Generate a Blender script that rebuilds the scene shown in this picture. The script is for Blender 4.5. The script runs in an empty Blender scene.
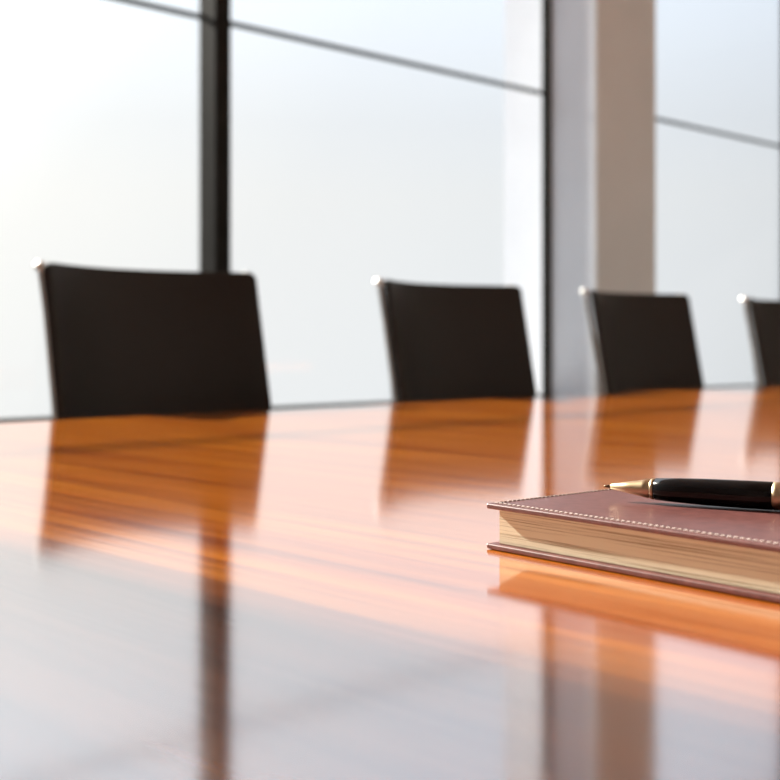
import bpy, bmesh, math, random
from mathutils import Vector, Matrix
random.seed(4)
S = bpy.context.scene
COL = S.collection
h = 0.12            # lens height above the table top
ZT = 0.74           # table top
ZC = ZT + h         # lens height
R = math.radians
# room axes: x runs along the window wall, y runs towards the windows, the lens stands over x=0, y=0

# ------------------------------------------------------------------ helpers
def link(name, bm, mat, parent=None, smooth=False):
    me = bpy.data.meshes.new(name)
    bmesh.ops.recalc_face_normals(bm, faces=bm.faces)
    bm.to_mesh(me); bm.free()
    if smooth:
        me.polygons.foreach_set('use_smooth', [True]*len(me.polygons))
    o = bpy.data.objects.new(name, me)
    COL.objects.link(o)
    if mat: me.materials.append(mat)
    if parent: o.parent = parent
    return o

def empty(name, loc=(0, 0, 0), rz=0, **kw):
    o = bpy.data.objects.new(name, None)
    COL.objects.link(o)
    o.location = loc; o.rotation_euler = (0, 0, rz)
    o.empty_display_size = 0.05
    for k, v in kw.items(): o[k] = v
    return o

def box(bm, x0, x1, y0, y1, z0, z1, bevel=0, seg=2):
    t = bmesh.new()
    bmesh.ops.create_cube(t, size=1)
    for v in t.verts:
        v.co = Vector((x0+(v.co.x+.5)*(x1-x0), y0+(v.co.y+.5)*(y1-y0), z0+(v.co.z+.5)*(z1-z0)))
    if bevel:
        bmesh.ops.bevel(t, geom=list(t.edges), offset=bevel, segments=seg, profile=.5, affect='EDGES')
    merge(bm, t)

def merge(bm, t):
    me = bpy.data.meshes.new('tmp'); t.to_mesh(me); t.free()
    bm.from_mesh(me); bpy.data.meshes.remove(me)

def tube(bm, pts, r, n=12):
    pts = [Vector(p) for p in pts]
    rings = []
    up = None
    for i, p in enumerate(pts):
        a = pts[max(i-1, 0)]; b = pts[min(i+1, len(pts)-1)]
        d = (b-a).normalized()
        if up is None:
            up = Vector((0, 0, 1)) if abs(d.z) < .9 else Vector((1, 0, 0))
        s = d.cross(up).normalized(); up = s.cross(d).normalized()
        rings.append([bm.verts.new(p + r*(math.cos(q)*s + math.sin(q)*up))
                      for q in [2*math.pi*k/n for k in range(n)]])
    for a, b in zip(rings, rings[1:]):
        for k in range(n):
            bm.faces.new((a[k], a[(k+1) % n], b[(k+1) % n], b[k]))
    bm.faces.new(rings[0][::-1]); bm.faces.new(rings[-1])

def smooth_path(pts, n=6):
    """Catmull-Rom through the points"""
    P = [Vector(p) for p in pts]; P = [2*P[0]-P[1]] + P + [2*P[-1]-P[-2]]
    out = []
    for i in range(1, len(P)-2):
        a, b, c, d = P[i-1:i+3]
        for k in range(n):
            t = k/n
            out.append(.5*((2*b)+(c-a)*t+(2*a-5*b+4*c-d)*t*t+(3*b-a-3*c+d)*t**3))
    out.append(P[-2]); return out

def lathe(bm, prof, n=40):
    """prof = (s, r) along +x"""
    rings = []
    for s, r in prof:
        rings.append([bm.verts.new((s, r*math.cos(2*math.pi*k/n), r*math.sin(2*math.pi*k/n))) for k in range(n)])
    for a, b in zip(rings, rings[1:]):
        for k in range(n):
            bm.faces.new((a[k], a[(k+1) % n], b[(k+1) % n], b[k]))
    bm.faces.new(rings[0][::-1]); bm.faces.new(rings[-1])

def ball(bm, c, r):
    bmesh.ops.create_uvsphere(bm, u_segments=24, v_segments=14, radius=r, matrix=Matrix.Translation(c))

# ------------------------------------------------------------------ materials
def mat(name, color=(.5, .5, .5), rough=.5, metal=0, **kw):
    m = bpy.data.materials.new(name); m.use_nodes = True
    p = m.node_tree.nodes['Principled BSDF']
    p.inputs['Base Color'].default_value = (*color, 1)
    p.inputs['Roughness'].default_value = rough
    p.inputs['Metallic'].default_value = metal
    for k, v in kw.items(): p.inputs[k].default_value = v
    return m, m.node_tree, p

def noise_color(nt, p, c0, c1, scale=(1, 1, 1), nscale=5, detail=4, lo=.35, hi=.65, rough=.55):
    tc = nt.nodes.new('ShaderNodeTexCoord'); mp = nt.nodes.new('ShaderNodeMapping')
    mp.inputs['Scale'].default_value = scale
    nz = nt.nodes.new('ShaderNodeTexNoise'); nz.inputs['Scale'].default_value = nscale
    nz.inputs['Detail'].default_value = detail; nz.inputs['Roughness'].default_value = rough
    cr = nt.nodes.new('ShaderNodeValToRGB')
    cr.color_ramp.elements[0].position = lo; cr.color_ramp.elements[0].color = (*c0, 1)
    cr.color_ramp.elements[1].position = hi; cr.color_ramp.elements[1].color = (*c1, 1)
    L = nt.links.new
    L(tc.outputs['Object'], mp.inputs['Vector']); L(mp.outputs['Vector'], nz.inputs['Vector'])
    L(nz.outputs['Fac'], cr.inputs['Fac'])
    if p: L(cr.outputs['Color'], p.inputs['Base Color'])
    return nz, cr, mp

def bump(nt, p, src, strength, dist, sock='Normal'):
    b = nt.nodes.new('ShaderNodeBump'); b.inputs['Strength'].default_value = strength
    b.inputs['Distance'].default_value = dist
    nt.links.new(src, b.inputs['Height']); nt.links.new(b.outputs['Normal'], p.inputs[sock])

# lacquered orange-brown table wood, grain across the table (y): lacquer gloss over diffuse wood
WOOD = bpy.data.materials.new('lacquered_wood'); WOOD.use_nodes = True
nt = WOOD.node_tree; nt.nodes.clear()
nz, cr, mp = noise_color(nt, None, (.50, .110, .004), (.92, .29, .014), (16, .55, 4), 1.6, 7, .33, .68, .62)
nz2, cr2, _ = noise_color(nt, None, (.50, .38, .32), (1, 1, 1), (60, 1.1, 10), 1.5, 5, .40, .58)
nz4, cr4, _ = noise_color(nt, None, (.55, .45, .4), (1, 1, 1), (260, 5, 10), 1.5, 3, .34, .50)
def mul(a, b, f):
    mx = nt.nodes.new('ShaderNodeMix'); mx.data_type = 'RGBA'; mx.blend_type = 'MULTIPLY'
    mx.inputs[0].default_value = f
    nt.links.new(a, mx.inputs[6]); nt.links.new(b, mx.inputs[7]); return mx.outputs[2]
col = mul(mul(cr.outputs['Color'], cr2.outputs['Color'], .7), cr4.outputs['Color'], .5)
df = nt.nodes.new('ShaderNodeBsdfDiffuse'); gs = nt.nodes.new('ShaderNodeBsdfGlossy')
gs.inputs['Roughness'].default_value = .09; gs.inputs['Color'].default_value = (1, 1, 1, 1)
nt.links.new(col, df.inputs['Color'])
nz3, cr3, _ = noise_color(nt, None, (0, 0, 0), (1, 1, 1), (300, 8, 10), 1.2, 2, .3, .7)
bm_ = nt.nodes.new('ShaderNodeBump'); bm_.inputs['Strength'].default_value = .06; bm_.inputs['Distance'].default_value = .0003
nt.links.new(nz3.outputs['Fac'], bm_.inputs['Height']); nt.links.new(bm_.outputs['Normal'], gs.inputs['Normal'])
lf = nt.nodes.new('ShaderNodeLayerWeight'); fr_ = nt.nodes.new('ShaderNodeValToRGB')
E = fr_.color_ramp.elements
for pos in (.3, .66, .82, .95): E.new(pos)
for e, (pos, v) in zip(E, ((0, .05), (.3, .12), (.66, .51), (.82, .67), (.95, .785), (1, .88))):
    e.position = pos; e.color = (v, v, v, 1)
ms = nt.nodes.new('ShaderNodeMixShader'); out = nt.nodes.new('ShaderNodeOutputMaterial')
nt.links.new(lf.outputs['Facing'], fr_.inputs['Fac']); nt.links.new(fr_.outputs['Color'], ms.inputs[0])
nt.links.new(df.outputs[0], ms.inputs[1]); nt.links.new(gs.outputs[0], ms.inputs[2])
nt.links.new(ms.outputs[0], out.inputs['Surface'])

BLACK, nt, p = mat('black_leather', (.012, .010, .009), .55)
nz, cr, _ = noise_color(nt, p, (.008, .007, .0065), (.014, .0115, .0105), (1, 1, 1), 300, 3)
bump(nt, p, nz.outputs['Fac'], .15, .001)
CHROME, nt, p = mat('polished_chrome', (.86, .86, .85), .13, 1)
noise_color(nt, p, (.82, .82, .82), (.9, .9, .89), (1, 1, 1), 20)
SATIN, nt, p = mat('satin_chrome', (.95, .95, .93), .5, 1)
noise_color(nt, p, (.93, .93, .91), (.97, .97, .95), (1, 1, 1), 20)
GOLD, nt, p = mat('gold_plating', (.8, .64, .42), .38, 1)
noise_color(nt, p, (.74, .57, .36), (.80, .64, .43), (1, 1, 1), 60)
BRONZE, nt, p = mat('dark_bronze', (.2, .12, .07), .4, 1)
noise_color(nt, p, (.17, .10, .06), (.22, .14, .08), (1, 1, 1), 60)
RESIN, nt, p = mat('black_resin', (.004, .004, .005), .1, 0, **{'Specular IOR Level': .35})
noise_color(nt, p, (.004, .004, .005), (.007, .007, .008), (1, 1, 1), 30)
LEATHER, nt, p = mat('brown_leather', (.14, .05, .04), .36)
nz, cr, _ = noise_color(nt, p, (.115, .041, .038), (.165, .061, .056), (1, 1, 1), 160, 4)
bump(nt, p, nz.outputs['Fac'], .10, .0006)
THREAD, nt, p = mat('pale_thread', (.72, .6, .52), .7)
noise_color(nt, p, (.56, .45, .41), (.68, .58, .54), (1, 1, 1), 400)
PAPER, nt, p = mat('cream_paper', (.7, .5, .28), .75)
nz, cr, _ = noise_color(nt, p, (.25, .17, .09), (.66, .59, .43), (2.2, 2.2, 360), 2.2, 5, .36, .48, .7)
bump(nt, p, nz.outputs['Fac'], .35, .0007)
FRAME, nt, p = mat('dark_window_metal', (.02, .019, .017), .6, **{'Specular IOR Level': .05})
noise_color(nt, p, (.017, .016, .014), (.024, .022, .02), (1, 1, 1), 12)
PLASTER, nt, p = mat('plaster_sky_tint', (.5, .46, .43), .9)  # cool sky light on the pillar side is put into this tint
nz, cr, _ = noise_color(nt, p, (.78, .805, .86), (.82, .845, .90), (1, 1, 1), 3)
bump(nt, p, nz.outputs['Fac'], .05, .002)
FRONT_SHADE, nt, p = mat('pillar_front_shade', rough=.9)  # plaster again, warmer and darker: the pillar front's shade put into colour
noise_color(nt, p, (.71, .69, .68), (.75, .73, .72), (1, 1, 1), 3)
WALLM, nt, p = mat('beige_wall_paint', (.5, .42, .36), .9)
noise_color(nt, p, (.66, .61, .57), (.70, .65, .61), (1, 1, 1), 3)
SILL, nt, p = mat('pale_sill_stone', (.6, .6, .6), .5)
noise_color(nt, p, (.5, .5, .5), (.6, .6, .59), (1, 1, 1), 40)
CEIL, nt, p = mat('white_ceiling_paint', (.75, .74, .72), .95)
noise_color(nt, p, (.72, .71, .69), (.78, .77, .75), (1, 1, 1), 4)
CARPET, nt, p = mat('grey_carpet', (.16, .15, .14), 1)
nz, cr, _ = noise_color(nt, p, (.22, .21, .20), (.32, .31, .30), (1, 1, 1), 220)
bump(nt, p, nz.outputs['Fac'], .4, .003)

GLASS = bpy.data.materials.new('window_glass'); GLASS.use_nodes = True
nt = GLASS.node_tree; nt.nodes.clear()
out = nt.nodes.new('ShaderNodeOutputMaterial'); ms = nt.nodes.new('ShaderNodeMixShader')
tr = nt.nodes.new('ShaderNodeBsdfTransparent'); gl = nt.nodes.new('ShaderNodeBsdfGlossy')
lf = nt.nodes.new('ShaderNodeLayerWeight'); pw = nt.nodes.new('ShaderNodeMath'); pw.operation = 'POWER'; pw.inputs[1].default_value = 5
lw = nt.nodes.new('ShaderNodeMath'); lw.operation = 'MULTIPLY_ADD'; lw.inputs[1].default_value = .85; lw.inputs[2].default_value = .03
nt.links.new(lf.outputs['Facing'], pw.inputs[0]); nt.links.new(pw.outputs[0], lw.inputs[0])
tr.inputs['Color'].default_value = (.985, .99, .99, 1); gl.inputs['Roughness'].default_value = .02
nt.links.new(lw.outputs[0], ms.inputs[0]); nt.links.new(tr.outputs[0], ms.inputs[1])
nt.links.new(gl.outputs[0], ms.inputs[2]); nt.links.new(ms.outputs[0], out.inputs['Surface'])

# ------------------------------------------------------------------ the room
W = 30*h                       # glass plane
ZTOP = 3.5                     # window head
ZSILL = ZC - 2.0*h            # top of the bottom rail
ZTR = ZC + 9.76*h              # transom centre line
XL, XR, YB, ZCEIL = -2.6, 11.0, -3.4, 3.9
P0, P1 = 36.9*h, 40.80*h       # pillar between the windows
PF = .921*W                    # pillar front
POUT = 1.075*W
X1 = .95*h                     # left jamb of the first window

def st(o, **kw):
    o['kind'] = 'structure'
    return o
b = bmesh.new(); box(b, XL-.2, XR+.2, YB-.2, POUT, -.15, 0); st(link('floor', b, CARPET))
b = bmesh.new(); box(b, XL-.2, XR+.2, YB-.2, POUT, ZCEIL, ZCEIL+.2); st(link('ceiling', b, CEIL))
b = bmesh.new(); box(b, XL-.2, XR+.2, YB-.2, YB, 0, ZCEIL); st(link('wall_rear', b, WALLM))
b = bmesh.new(); box(b, XL-.2, XL, YB, POUT, 0, ZCEIL); st(link('wall_left', b, WALLM))
b = bmesh.new(); box(b, XR, XR+.2, YB, POUT, 0, ZCEIL); st(link('wall_right', b, WALLM))
# window wall: pier left of the glass, low wall below it and lintel above
b = bmesh.new()
box(b, XL, X1, W-.05, POUT, 0, ZCEIL)
box(b, X1, XR, W-.05, POUT, 0, ZSILL-.10)
box(b, X1, XR, W-.05, POUT, ZTOP, ZCEIL)
st(link('wall_window', b, PLASTER))
b = bmesh.new(); box(b, P0, P1, PF+.012, POUT, 0, ZCEIL)
pil = link('wall_pillar', b, PLASTER); st(pil)
b = bmesh.new(); box(b, P0, P1, PF, PF+.012, 0, ZCEIL, .003)  # thin sheet added to carry the shaded tone of the front
link('front_shade_sheet', b, FRONT_SHADE, pil)
b = bmesh.new(); box(b, XL, XL+.015, YB, W-.05, 0, .10, .003); st(link('baseboard_left', b, CEIL))
b = bmesh.new(); box(b, XL+.015, P0, W-.065, W-.05, 0, .10, .003); st(link('baseboard_window', b, CEIL))
b = bmesh.new(); box(b, XL+.015, XR, YB, YB+.015, 0, .10, .003); st(link('baseboard_rear', b, CEIL))
def sill(name, a, c):
    b = bmesh.new(); box(b, a, c, W-.11, POUT+.03, ZSILL-.10, ZSILL-.06, .006); st(link(name, b, SILL))
sill('trim_1', X1, P0); sill('trim_2', P1, XR)

def window(name, a, c, mullions, fr=.016):
    root = empty(name, ((a+c)/2, W, ZSILL-.06)); st(root)
    o = root.location
    def bx(nm, x0, x1, y0, y1, z0, z1, m=FRAME, bv=.004):
        q = bmesh.new(); box(q, x0-o.x, x1-o.x, y0-o.y, y1-o.y, z0-o.z, z1-o.z, bv)
        return link(nm, q, m, root)
    q = bmesh.new()
    for (x0, x1, z0, z1) in ((a, a+fr, ZSILL-.06, ZTOP), (c-fr, c, ZSILL-.06, ZTOP),
                             (a+fr, c-fr, ZSILL-.06, ZSILL), (a+fr, c-fr, ZTOP-.06, ZTOP)):
        box(q, x0-o.x, x1-o.x, -.024, .024, z0-o.z, z1-o.z, .003)
    link('window_frame', q, FRAME, root)
    xs = [a+fr]
    for m0, m1 in mullions:
        bx('mullion', m0, m1, W-.6*h, W+.3*h, ZSILL, ZTOP-.06, FRAME, .006)
        xs += [m0, m1]
    xs.append(c-fr)
    for k in range(0, len(xs), 2):
        x0, x1 = xs[k], xs[k+1]
        bx('transom', x0, x1, W-.010, W+.010, ZTR-.008, ZTR+.008, FRAME, .003)
        for z0, z1 in ((ZSILL, ZTR-.008), (ZTR+.008, ZTOP-.06)):
            bx('pane', x0, x1, W-.004, W+.004, z0, z1, GLASS, 0)
    return root
mw = .56*h
window('window_1', X1, P0, [(20.70*h, 20.70*h+mw)])
window('window_2', P1, XR, [(55.6*h, 55.6*h+mw), (71*h, 71*h+mw)])

# ------------------------------------------------------------------ conference table
YE = 14.3*h
tx0, tx1, ty0 = -1.3, 4.55, -.16
tab = empty('conference_table', ((tx0+tx1)/2, (ty0+YE)/2, 0),
            label='long glossy orange-brown wooden conference table reflecting the windows', category='table')
o = tab.location
b = bmesh.new(); box(b, tx0-o.x, tx1-o.x, ty0-o.y, YE-o.y, ZT-.04, ZT, .006, 4)
link('tabletop', b, WOOD, tab)
b = bmesh.new()
for (x0, x1, y0, y1) in ((tx0+.25, tx1-.25, ty0+.42, ty0+.45), (tx0+.25, tx1-.25, YE-.65, YE-.62)):
    box(b, x0-o.x, x1-o.x, y0-o.y, y1-o.y, ZT-.14, ZT-.041, .003)
link('apron', b, WOOD, tab)
for x in (tx0+.55, (tx0+tx1)/2, tx1-.55):
    b = bmesh.new(); box(b, x-.04-o.x, x+.04-o.x, -.42, .22, .03, ZT-.0405, .006)
    box(b, x-.10-o.x, x+.10-o.x, -.48, .28, 0, .03, .006)
    link('pedestal', b, FRAME, tab)

# ------------------------------------------------------------------ chairs
CW = 3.88*h                    # back width
YT = 16.72*h                   # top corners of the back
ZTOPC = ZC + 1.225*h
LEAN = math.tan(R(11))
SAG = .78*h
def back_point(s, z, off=0):
    """s -1..1 across, z world height; local x/y relative to chair centre, off = behind the panel face"""
    y = (YT - (ZTOPC-z)*LEAN) + SAG*(1-s*s) - YC
    slope = -2*s*SAG/(CW/2)
    n = Vector((-slope, 1)).normalized()
    return Vector((s*CW/2+n.x*off, y+n.y*off, z))
YC = YT - .24                  # chair centre
def make_chair():
    root = empty('conference_chair', (0, YC, 0))
    # --- backrest: concave, leaning, rounded corners
    zb, zt, rc, th = .50, ZTOPC, .014, .013
    b = bmesh.new()
    zs = [zb+rc*(1-math.cos(R(a))) for a in range(0, 91, 15)] + [zb+rc+(zt-zb-2*rc)*k/12 for k in range(1, 12)] + \
         [zt-rc*(1-math.sin(R(a))) for a in range(0, 91, 15)]
    NX = 25
    def half(z):
        d = min(z-zb, zt-z)
        if d >= rc: return 1
        return 1-(rc-math.sqrt(max(rc*rc-(rc-d)**2, 0)))/(CW/2)
    G = []
    for off in (0, th):
        G.append([[b.verts.new(back_point((-1+2*i/(NX-1))*half(z), z, off)) for i in range(NX)] for z in zs])
    nz_ = len(zs)
    for g in G:
        for j in range(nz_-1):
            for i in range(NX-1):
                b.faces.new((g[j][i], g[j][i+1], g[j+1][i+1], g[j+1][i]))
    f, r_ = G
    for j in range(nz_-1):
        for i in (0, NX-1):
            b.faces.new((f[j][i], f[j+1][i], r_[j+1][i], r_[j][i]))
    for i in range(NX-1):
        for j in (0, nz_-1):
            b.faces.new((f[j][i], f[j][i+1], r_[j][i+1], r_[j][i]))
    bk = link('backrest', b, BLACK, root, True)
    bv = bk.modifiers.new('edge', 'BEVEL'); bv.width = .004; bv.segments = 2; bv.limit_method = 'ANGLE'; bv.angle_limit = R(50)
    # --- seat
    b = bmesh.new()
    NXs, NYs = 17, 15
    y0, y1 = -.25, back_point(0, .48).y-.035
    top, bot = [], []
    for j in range(NYs):
        v = j/(NYs-1)
        y = y0+(y1-y0)*v
        rt, rb = [], []
        for i in range(NXs):
            s = -1+2*i/(NXs-1)
            x = s*CW/2*.98*(1-.06*v)
            yy = y + (.02*(1-s*s) if v == 1 else 0)
            dip = .012*(1-s*s)*math.sin(math.pi*min(v*1.05, 1)) + .035*max(0, .22-v)**2/.0484
            edge = .010*(abs(s)**8) + .006*(abs(2*v-1)**8)
            rt.append(b.verts.new((x, yy, .465-dip-edge))); rb.append(b.verts.new((x, yy, .425-.4*dip+edge*.5)))
        top.append(rt); bot.append(rb)
    for g in (top, bot):
        for j in range(NYs-1):
            for i in range(NXs-1):
                b.faces.new((g[j][i], g[j][i+1], g[j+1][i+1], g[j+1][i]))
    for j in range(NYs-1):
        for i in (0, NXs-1):
            b.faces.new((top[j][i], top[j+1][i], bot[j+1][i], bot[j][i]))
    for i in range(NXs-1):
        for j in (0, NYs-1):
            b.faces.new((top[j][i], top[j][i+1], bot[j][i+1], bot[j][i]))
    st_ = link('seat', b, BLACK, root, True)
    bv = st_.modifiers.new('edge', 'BEVEL'); bv.width = .008; bv.segments = 3; bv.limit_method = 'ANGLE'; bv.angle_limit = R(50)
    # --- chrome frame: uprights behind the back, each ending in a ball added for its sun glint; rails, legs
    for s in (-1, 1):
        Yo = Vector((0, th+.019, 0))
        tip = back_point(s*1.0, ZTOPC-.0115)+Yo
        pts = [back_point(s*.975, z)+Yo for z in (.50, .65, .80, .92)] + [tip]
        low = Vector((s*(CW/2-.035), back_point(s, .45).y-.06, .412))
        mid = Vector((s*(CW/2-.02), back_point(s, .45).y+.02, .425))
        q = bmesh.new(); tube(q, smooth_path([low, mid]+pts), .0085)
        up = link('upright', q, CHROME, root, True)
        q = bmesh.new(); ball(q, tip+Vector((0, .003, .0045)), .0115)
        cp = link('glint_ball', q, SATIN, up, True)
        q = bmesh.new(); tube(q, [(s*(CW/2-.035), -.20, .412), (s*(CW/2-.035), low.y+.01, .412)], .0095)
        link('seat_rail', q, CHROME, root, True)
        for yy, sp in ((-.185, -.03), (low.y-.02, .07)):
            q = bmesh.new(); tube(q, smooth_path([(s*(CW/2-.035), yy, .412), (s*(CW/2-.03), yy+sp*.4, .25), (s*(CW/2-.022), yy+sp, .012)]), .0105)
            lg = link('leg', q, CHROME, root, True)
            q = bmesh.new(); tube(q, [(s*(CW/2-.022), yy+sp, 0), (s*(CW/2-.022), yy+sp, .014)], .014)
            link('foot_glide', q, BLACK, lg, True)
    for yy in (-.16, .12):
        q = bmesh.new(); tube(q, [(-(CW/2-.035), yy, .412), (CW/2-.035, yy, .412)], .008)
        link('cross_bar', q, CHROME, root, True)
    return root
def copy_tree(o, parent=None):
    c = o.copy(); COL.objects.link(c)
    if parent: c.parent = parent
    for ch in o.children: copy_tree(ch, c)
    return c
chair = make_chair()
xl = [(8.60, 'black leather chair with chrome corner balls added to glint, leftmost of the row, before the thick mullion'),
      (15.66, 'black chair with chrome corner balls added to glint against window glass, just left of the pillar'),
      (22.12, 'black chair with chrome corner balls added to glint in front of the beige pillar'),
      (29.12, 'black chair farthest along the table, right of the beige pillar')]
chairs = [chair] + [copy_tree(chair) for _ in xl[1:]]
for c, (x, lab) in zip(chairs, xl):
    c.location = ((x+.12)*h+CW/2, YC, 0)
    c['label'] = lab; c['category'] = 'chair'; c['group'] = 'black chairs along the window side of the table'

# ------------------------------------------------------------------ notebook
f = 1200.0
def cam2room(X, Y): return (.7266*X+.6871*Y, -.6871*X+.7266*Y)
bx_, by_ = cam2room(.466*h, 5.825*h)
a1 = math.atan2(*(lambda t: (t[1], t[0]))(cam2room(.638, -.770)))   # fore-edge direction in the room
BL, BW, BT = 1.80*h, 1.22*h, .223*h
nb = empty('notebook', (bx_, by_, ZT), a1, label='brown leather stitched notebook with cream pages lying on the table', category='notebook')
# local: x along the fore-edge towards the lens, y across to the spine
ct = .0032
def cover(name, z0):
    b = bmesh.new(); box(b, 0, BL, 0, BW, z0, z0+ct, .0011, 4)
    return link(name, b, LEATHER, nb, False)
fc = cover('front_cover', BT-ct); cover('back_cover', 0.0003)
b = bmesh.new()
n = 14; prof = []
for k in range(n+1):
    t = -math.pi/2+math.pi*k/n
    prof.append((BW-.002+.006*math.cos(t), BT/2+(BT/2-.0003)*math.sin(t)))
inner = [(y-.0025 if abs(z-BT/2) < BT/2-.004 else y-.001, BT/2+(z-BT/2)*.8) for y, z in prof]
ring0 = [[b.verts.new((x, y, z)) for y, z in prof+inner[::-1]] for x in (0.0005, BL-.0005)]
m = len(ring0[0])
for k in range(m): b.faces.new((ring0[0][k], ring0[0][(k+1) % m], ring0[1][(k+1) % m], ring0[1][k]))
for r0 in ring0:
    for k in range(n): b.faces.new((r0[k], r0[k+1], r0[m-2-k], r0[m-1-k]))
link('spine', b, LEATHER, nb, False)
b = bmesh.new(); box(b, .055*h, BL-.055*h, .034*h, BW-.003, ct+.0003, BT-ct, .0004, 1)
link('page_block', b, PAPER, nb)['label'] = 'cream page edges'
b = bmesh.new()
def stitch(p, d):
    d = Vector(d); p = Vector(p)
    pts = [p-d*.0014+Vector((0, 0, -.0003)), p-d*.0009+Vector((0, 0, .0003)), p+d*.0009+Vector((0, 0, .0003)), p+d*.0014+Vector((0, 0, -.0003))]
    tube(b, pts, .00043, 8)
pit = .0036; ins = .0044
k = ins
while k < BL-ins:
    stitch((k, ins, BT), (1, 0, 0)); k += pit
k = ins+pit
while k < BW-.01:
    stitch((ins, k, BT), (0, 1, 0)); stitch((BL-ins, k, BT), (0, 1, 0)); k += pit
link('stitching', b, THREAD, fc)['label'] = 'pale thread stitching'

# ------------------------------------------------------------------ pen, lying on the notebook
px, py = cam2room(1.287*h, 5.825*h)
dx, dy = cam2room(.880, -.475)
rp = .0655*h
pen = empty('ballpoint_pen', (px, py, ZT+BT+rp+.0003), math.atan2(dy, dx),
            label='black and gold ballpoint pen lying on top of the brown notebook', category='pen')
def part(name, prof, m, parent=pen):
    prof = [(x*(1.2 if x < 0 else .97), r if r in (rp, r0) else r*.985) for x, r in prof]
    b = bmesh.new(); lathe(b, prof); return link(name, b, m, parent, True)
r0 = .0530*h
cone = part('tip_cone', [(-.186*h, .010*h), (-.184*h, .0135*h), (-.10*h, .031*h), (-.05*h, .042*h), (-.024*h, .048*h), (-.022*h, .044*h),
                  (-.016*h, .044*h), (-.014*h, .051*h), (-.003*h, .052*h), (0, .047*h)], GOLD)
part('writing_tip', [(-.215*h, .0035*h), (-.208*h, .006*h), (-.20*h, .007*h), (-.186*h, .0095*h)], BRONZE, cone)['label'] = 'dark bronze writing tip'
part('barrel', [(0, .046*h), (.0005, r0), (.12*h, .0600*h), (.26*h, .0645*h), (.42*h, rp), (.570*h, .0655*h), (.575*h, .060*h)], RESIN)['label'] = 'glossy black barrel'
part('center_ring', [(.575*h, .060*h), (.577*h, rp), (.605*h, rp), (.608*h, .062*h), (.615*h, .062*h), (.618*h, rp), (.655*h, rp), (.657*h, .060*h)], GOLD)['label'] = 'gold ring'
part('upper_barrel', [(.657*h, .060*h), (.662*h, .0655*h), (.85*h, .0640*h), (1.02*h, .058*h), (1.10*h, .050*h)], RESIN)
part('end_knob', [(1.10*h, .050*h), (1.105*h, .052*h), (1.13*h, .050*h), (1.16*h, .040*h), (1.175*h, .02*h), (1.18*h, .004*h)], GOLD)
b = bmesh.new()
box(b, .74*h, 1.09*h, -.012*h, .012*h, .072*h, .082*h, .0005)
box(b, 1.055*h, 1.09*h, -.012*h, .012*h, .046*h, .080*h, .0005)
link('clip', b, GOLD, pen)

# ------------------------------------------------------------------ daylight
AZ, EL = R(4.0), R(28.5)
sd = Vector((-math.sin(AZ)*math.cos(EL), math.cos(AZ)*math.cos(EL), math.sin(EL)))   # towards the sun
ld = bpy.data.lights.new('sun', 'SUN'); ld.energy = 16; ld.angle = R(1.3); ld.color = (1, .93, .82)
lo = bpy.data.objects.new('sun', ld); COL.objects.link(lo)
lo.rotation_euler = sd.to_track_quat('Z', 'Y').to_euler(); lo.location = sd*12

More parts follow.
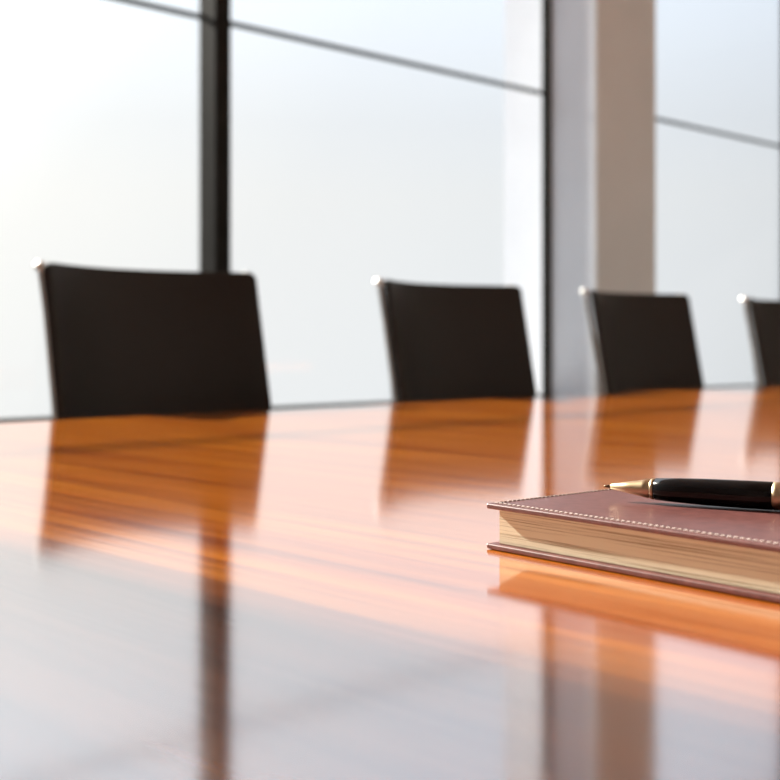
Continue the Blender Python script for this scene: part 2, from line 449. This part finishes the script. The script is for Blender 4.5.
wd = bpy.data.worlds.new('hazy_sky'); S.world = wd; wd.use_nodes = True
nt = wd.node_tree; nt.nodes.clear(); L = nt.links.new
out = nt.nodes.new('ShaderNodeOutputWorld'); bg = nt.nodes.new('ShaderNodeBackground')
tc = nt.nodes.new('ShaderNodeTexCoord')
dt = nt.nodes.new('ShaderNodeVectorMath'); dt.operation = 'DOT_PRODUCT'; dt.inputs[1].default_value = sd
nm = nt.nodes.new('ShaderNodeVectorMath'); nm.operation = 'NORMALIZE'
L(tc.outputs['Generated'], nm.inputs[0]); L(nm.outputs['Vector'], dt.inputs[0])
cr = nt.nodes.new('ShaderNodeValToRGB')
E = cr.color_ramp.elements
stops = [(0, (.50, .53, .55)), (.28, (.66, .70, .73)), (.42, (.82, .85, .88)), (.55, (.89, .915, .935)),
         (.70, (.945, .955, .955)), (.80, (1.05, 1.045, 1.015)), (.90, (1.3, 1.29, 1.24)), (1, (2.2, 2.15, 2.0))]
while len(E) < len(stops): E.new(.5)
for e, (pos, c) in zip(E, stops): e.position = pos; e.color = (*c, 1)
L(dt.outputs['Value'], cr.inputs['Fac'])
# the haze is brighter higher up
sx = nt.nodes.new('ShaderNodeSeparateXYZ'); L(nm.outputs['Vector'], sx.inputs[0])
mr = nt.nodes.new('ShaderNodeMapRange'); mr.inputs['From Min'].default_value = .18; mr.inputs['From Max'].default_value = .5
mr.inputs['To Min'].default_value = 1.0; mr.inputs['To Max'].default_value = 1.45
L(sx.outputs['Z'], mr.inputs['Value']); L(mr.outputs['Result'], bg.inputs['Strength'])
tn = nt.nodes.new('ShaderNodeMapRange'); tn.inputs['From Min'].default_value = .12; tn.inputs['From Max'].default_value = .34
L(sx.outputs['Z'], tn.inputs['Value'])
mx = nt.nodes.new('ShaderNodeMix'); mx.data_type = 'RGBA'; mx.blend_type = 'MULTIPLY'; mx.inputs[7].default_value = (.88, .96, 1.08, 1)
L(tn.outputs['Result'], mx.inputs[0]); L(cr.outputs['Color'], mx.inputs[6]); L(mx.outputs[2], bg.inputs['Color']); L(bg.outputs[0], out.inputs['Surface'])

# ------------------------------------------------------------------ camera
cd = bpy.data.cameras.new('camera'); cam = bpy.data.objects.new('camera', cd); COL.objects.link(cam)
cd.sensor_width = 36; cd.lens = 36*f/780
cd.shift_y = -47/780
cam.location = (0, 0, ZC); cam.rotation_euler = (R(90), 0, -math.atan2(.6871, .7266))
cd.dof.use_dof = True; cd.dof.focus_distance = 5.95*h; cd.dof.aperture_fstop = 8.5
cd.clip_start = .01
S.camera = cam
S.view_settings.view_transform = 'Standard'; S.view_settings.look = 'None'
S.view_settings.exposure = 0; S.view_settings.gamma = 1; S.view_settings.use_curve_mapping = False
S.cycles.use_denoising = True
S.cycles.max_bounces = 10; S.cycles.diffuse_bounces = 5; S.cycles.transparent_max_bounces = 12
S.cycles.sample_clamp_indirect = 6
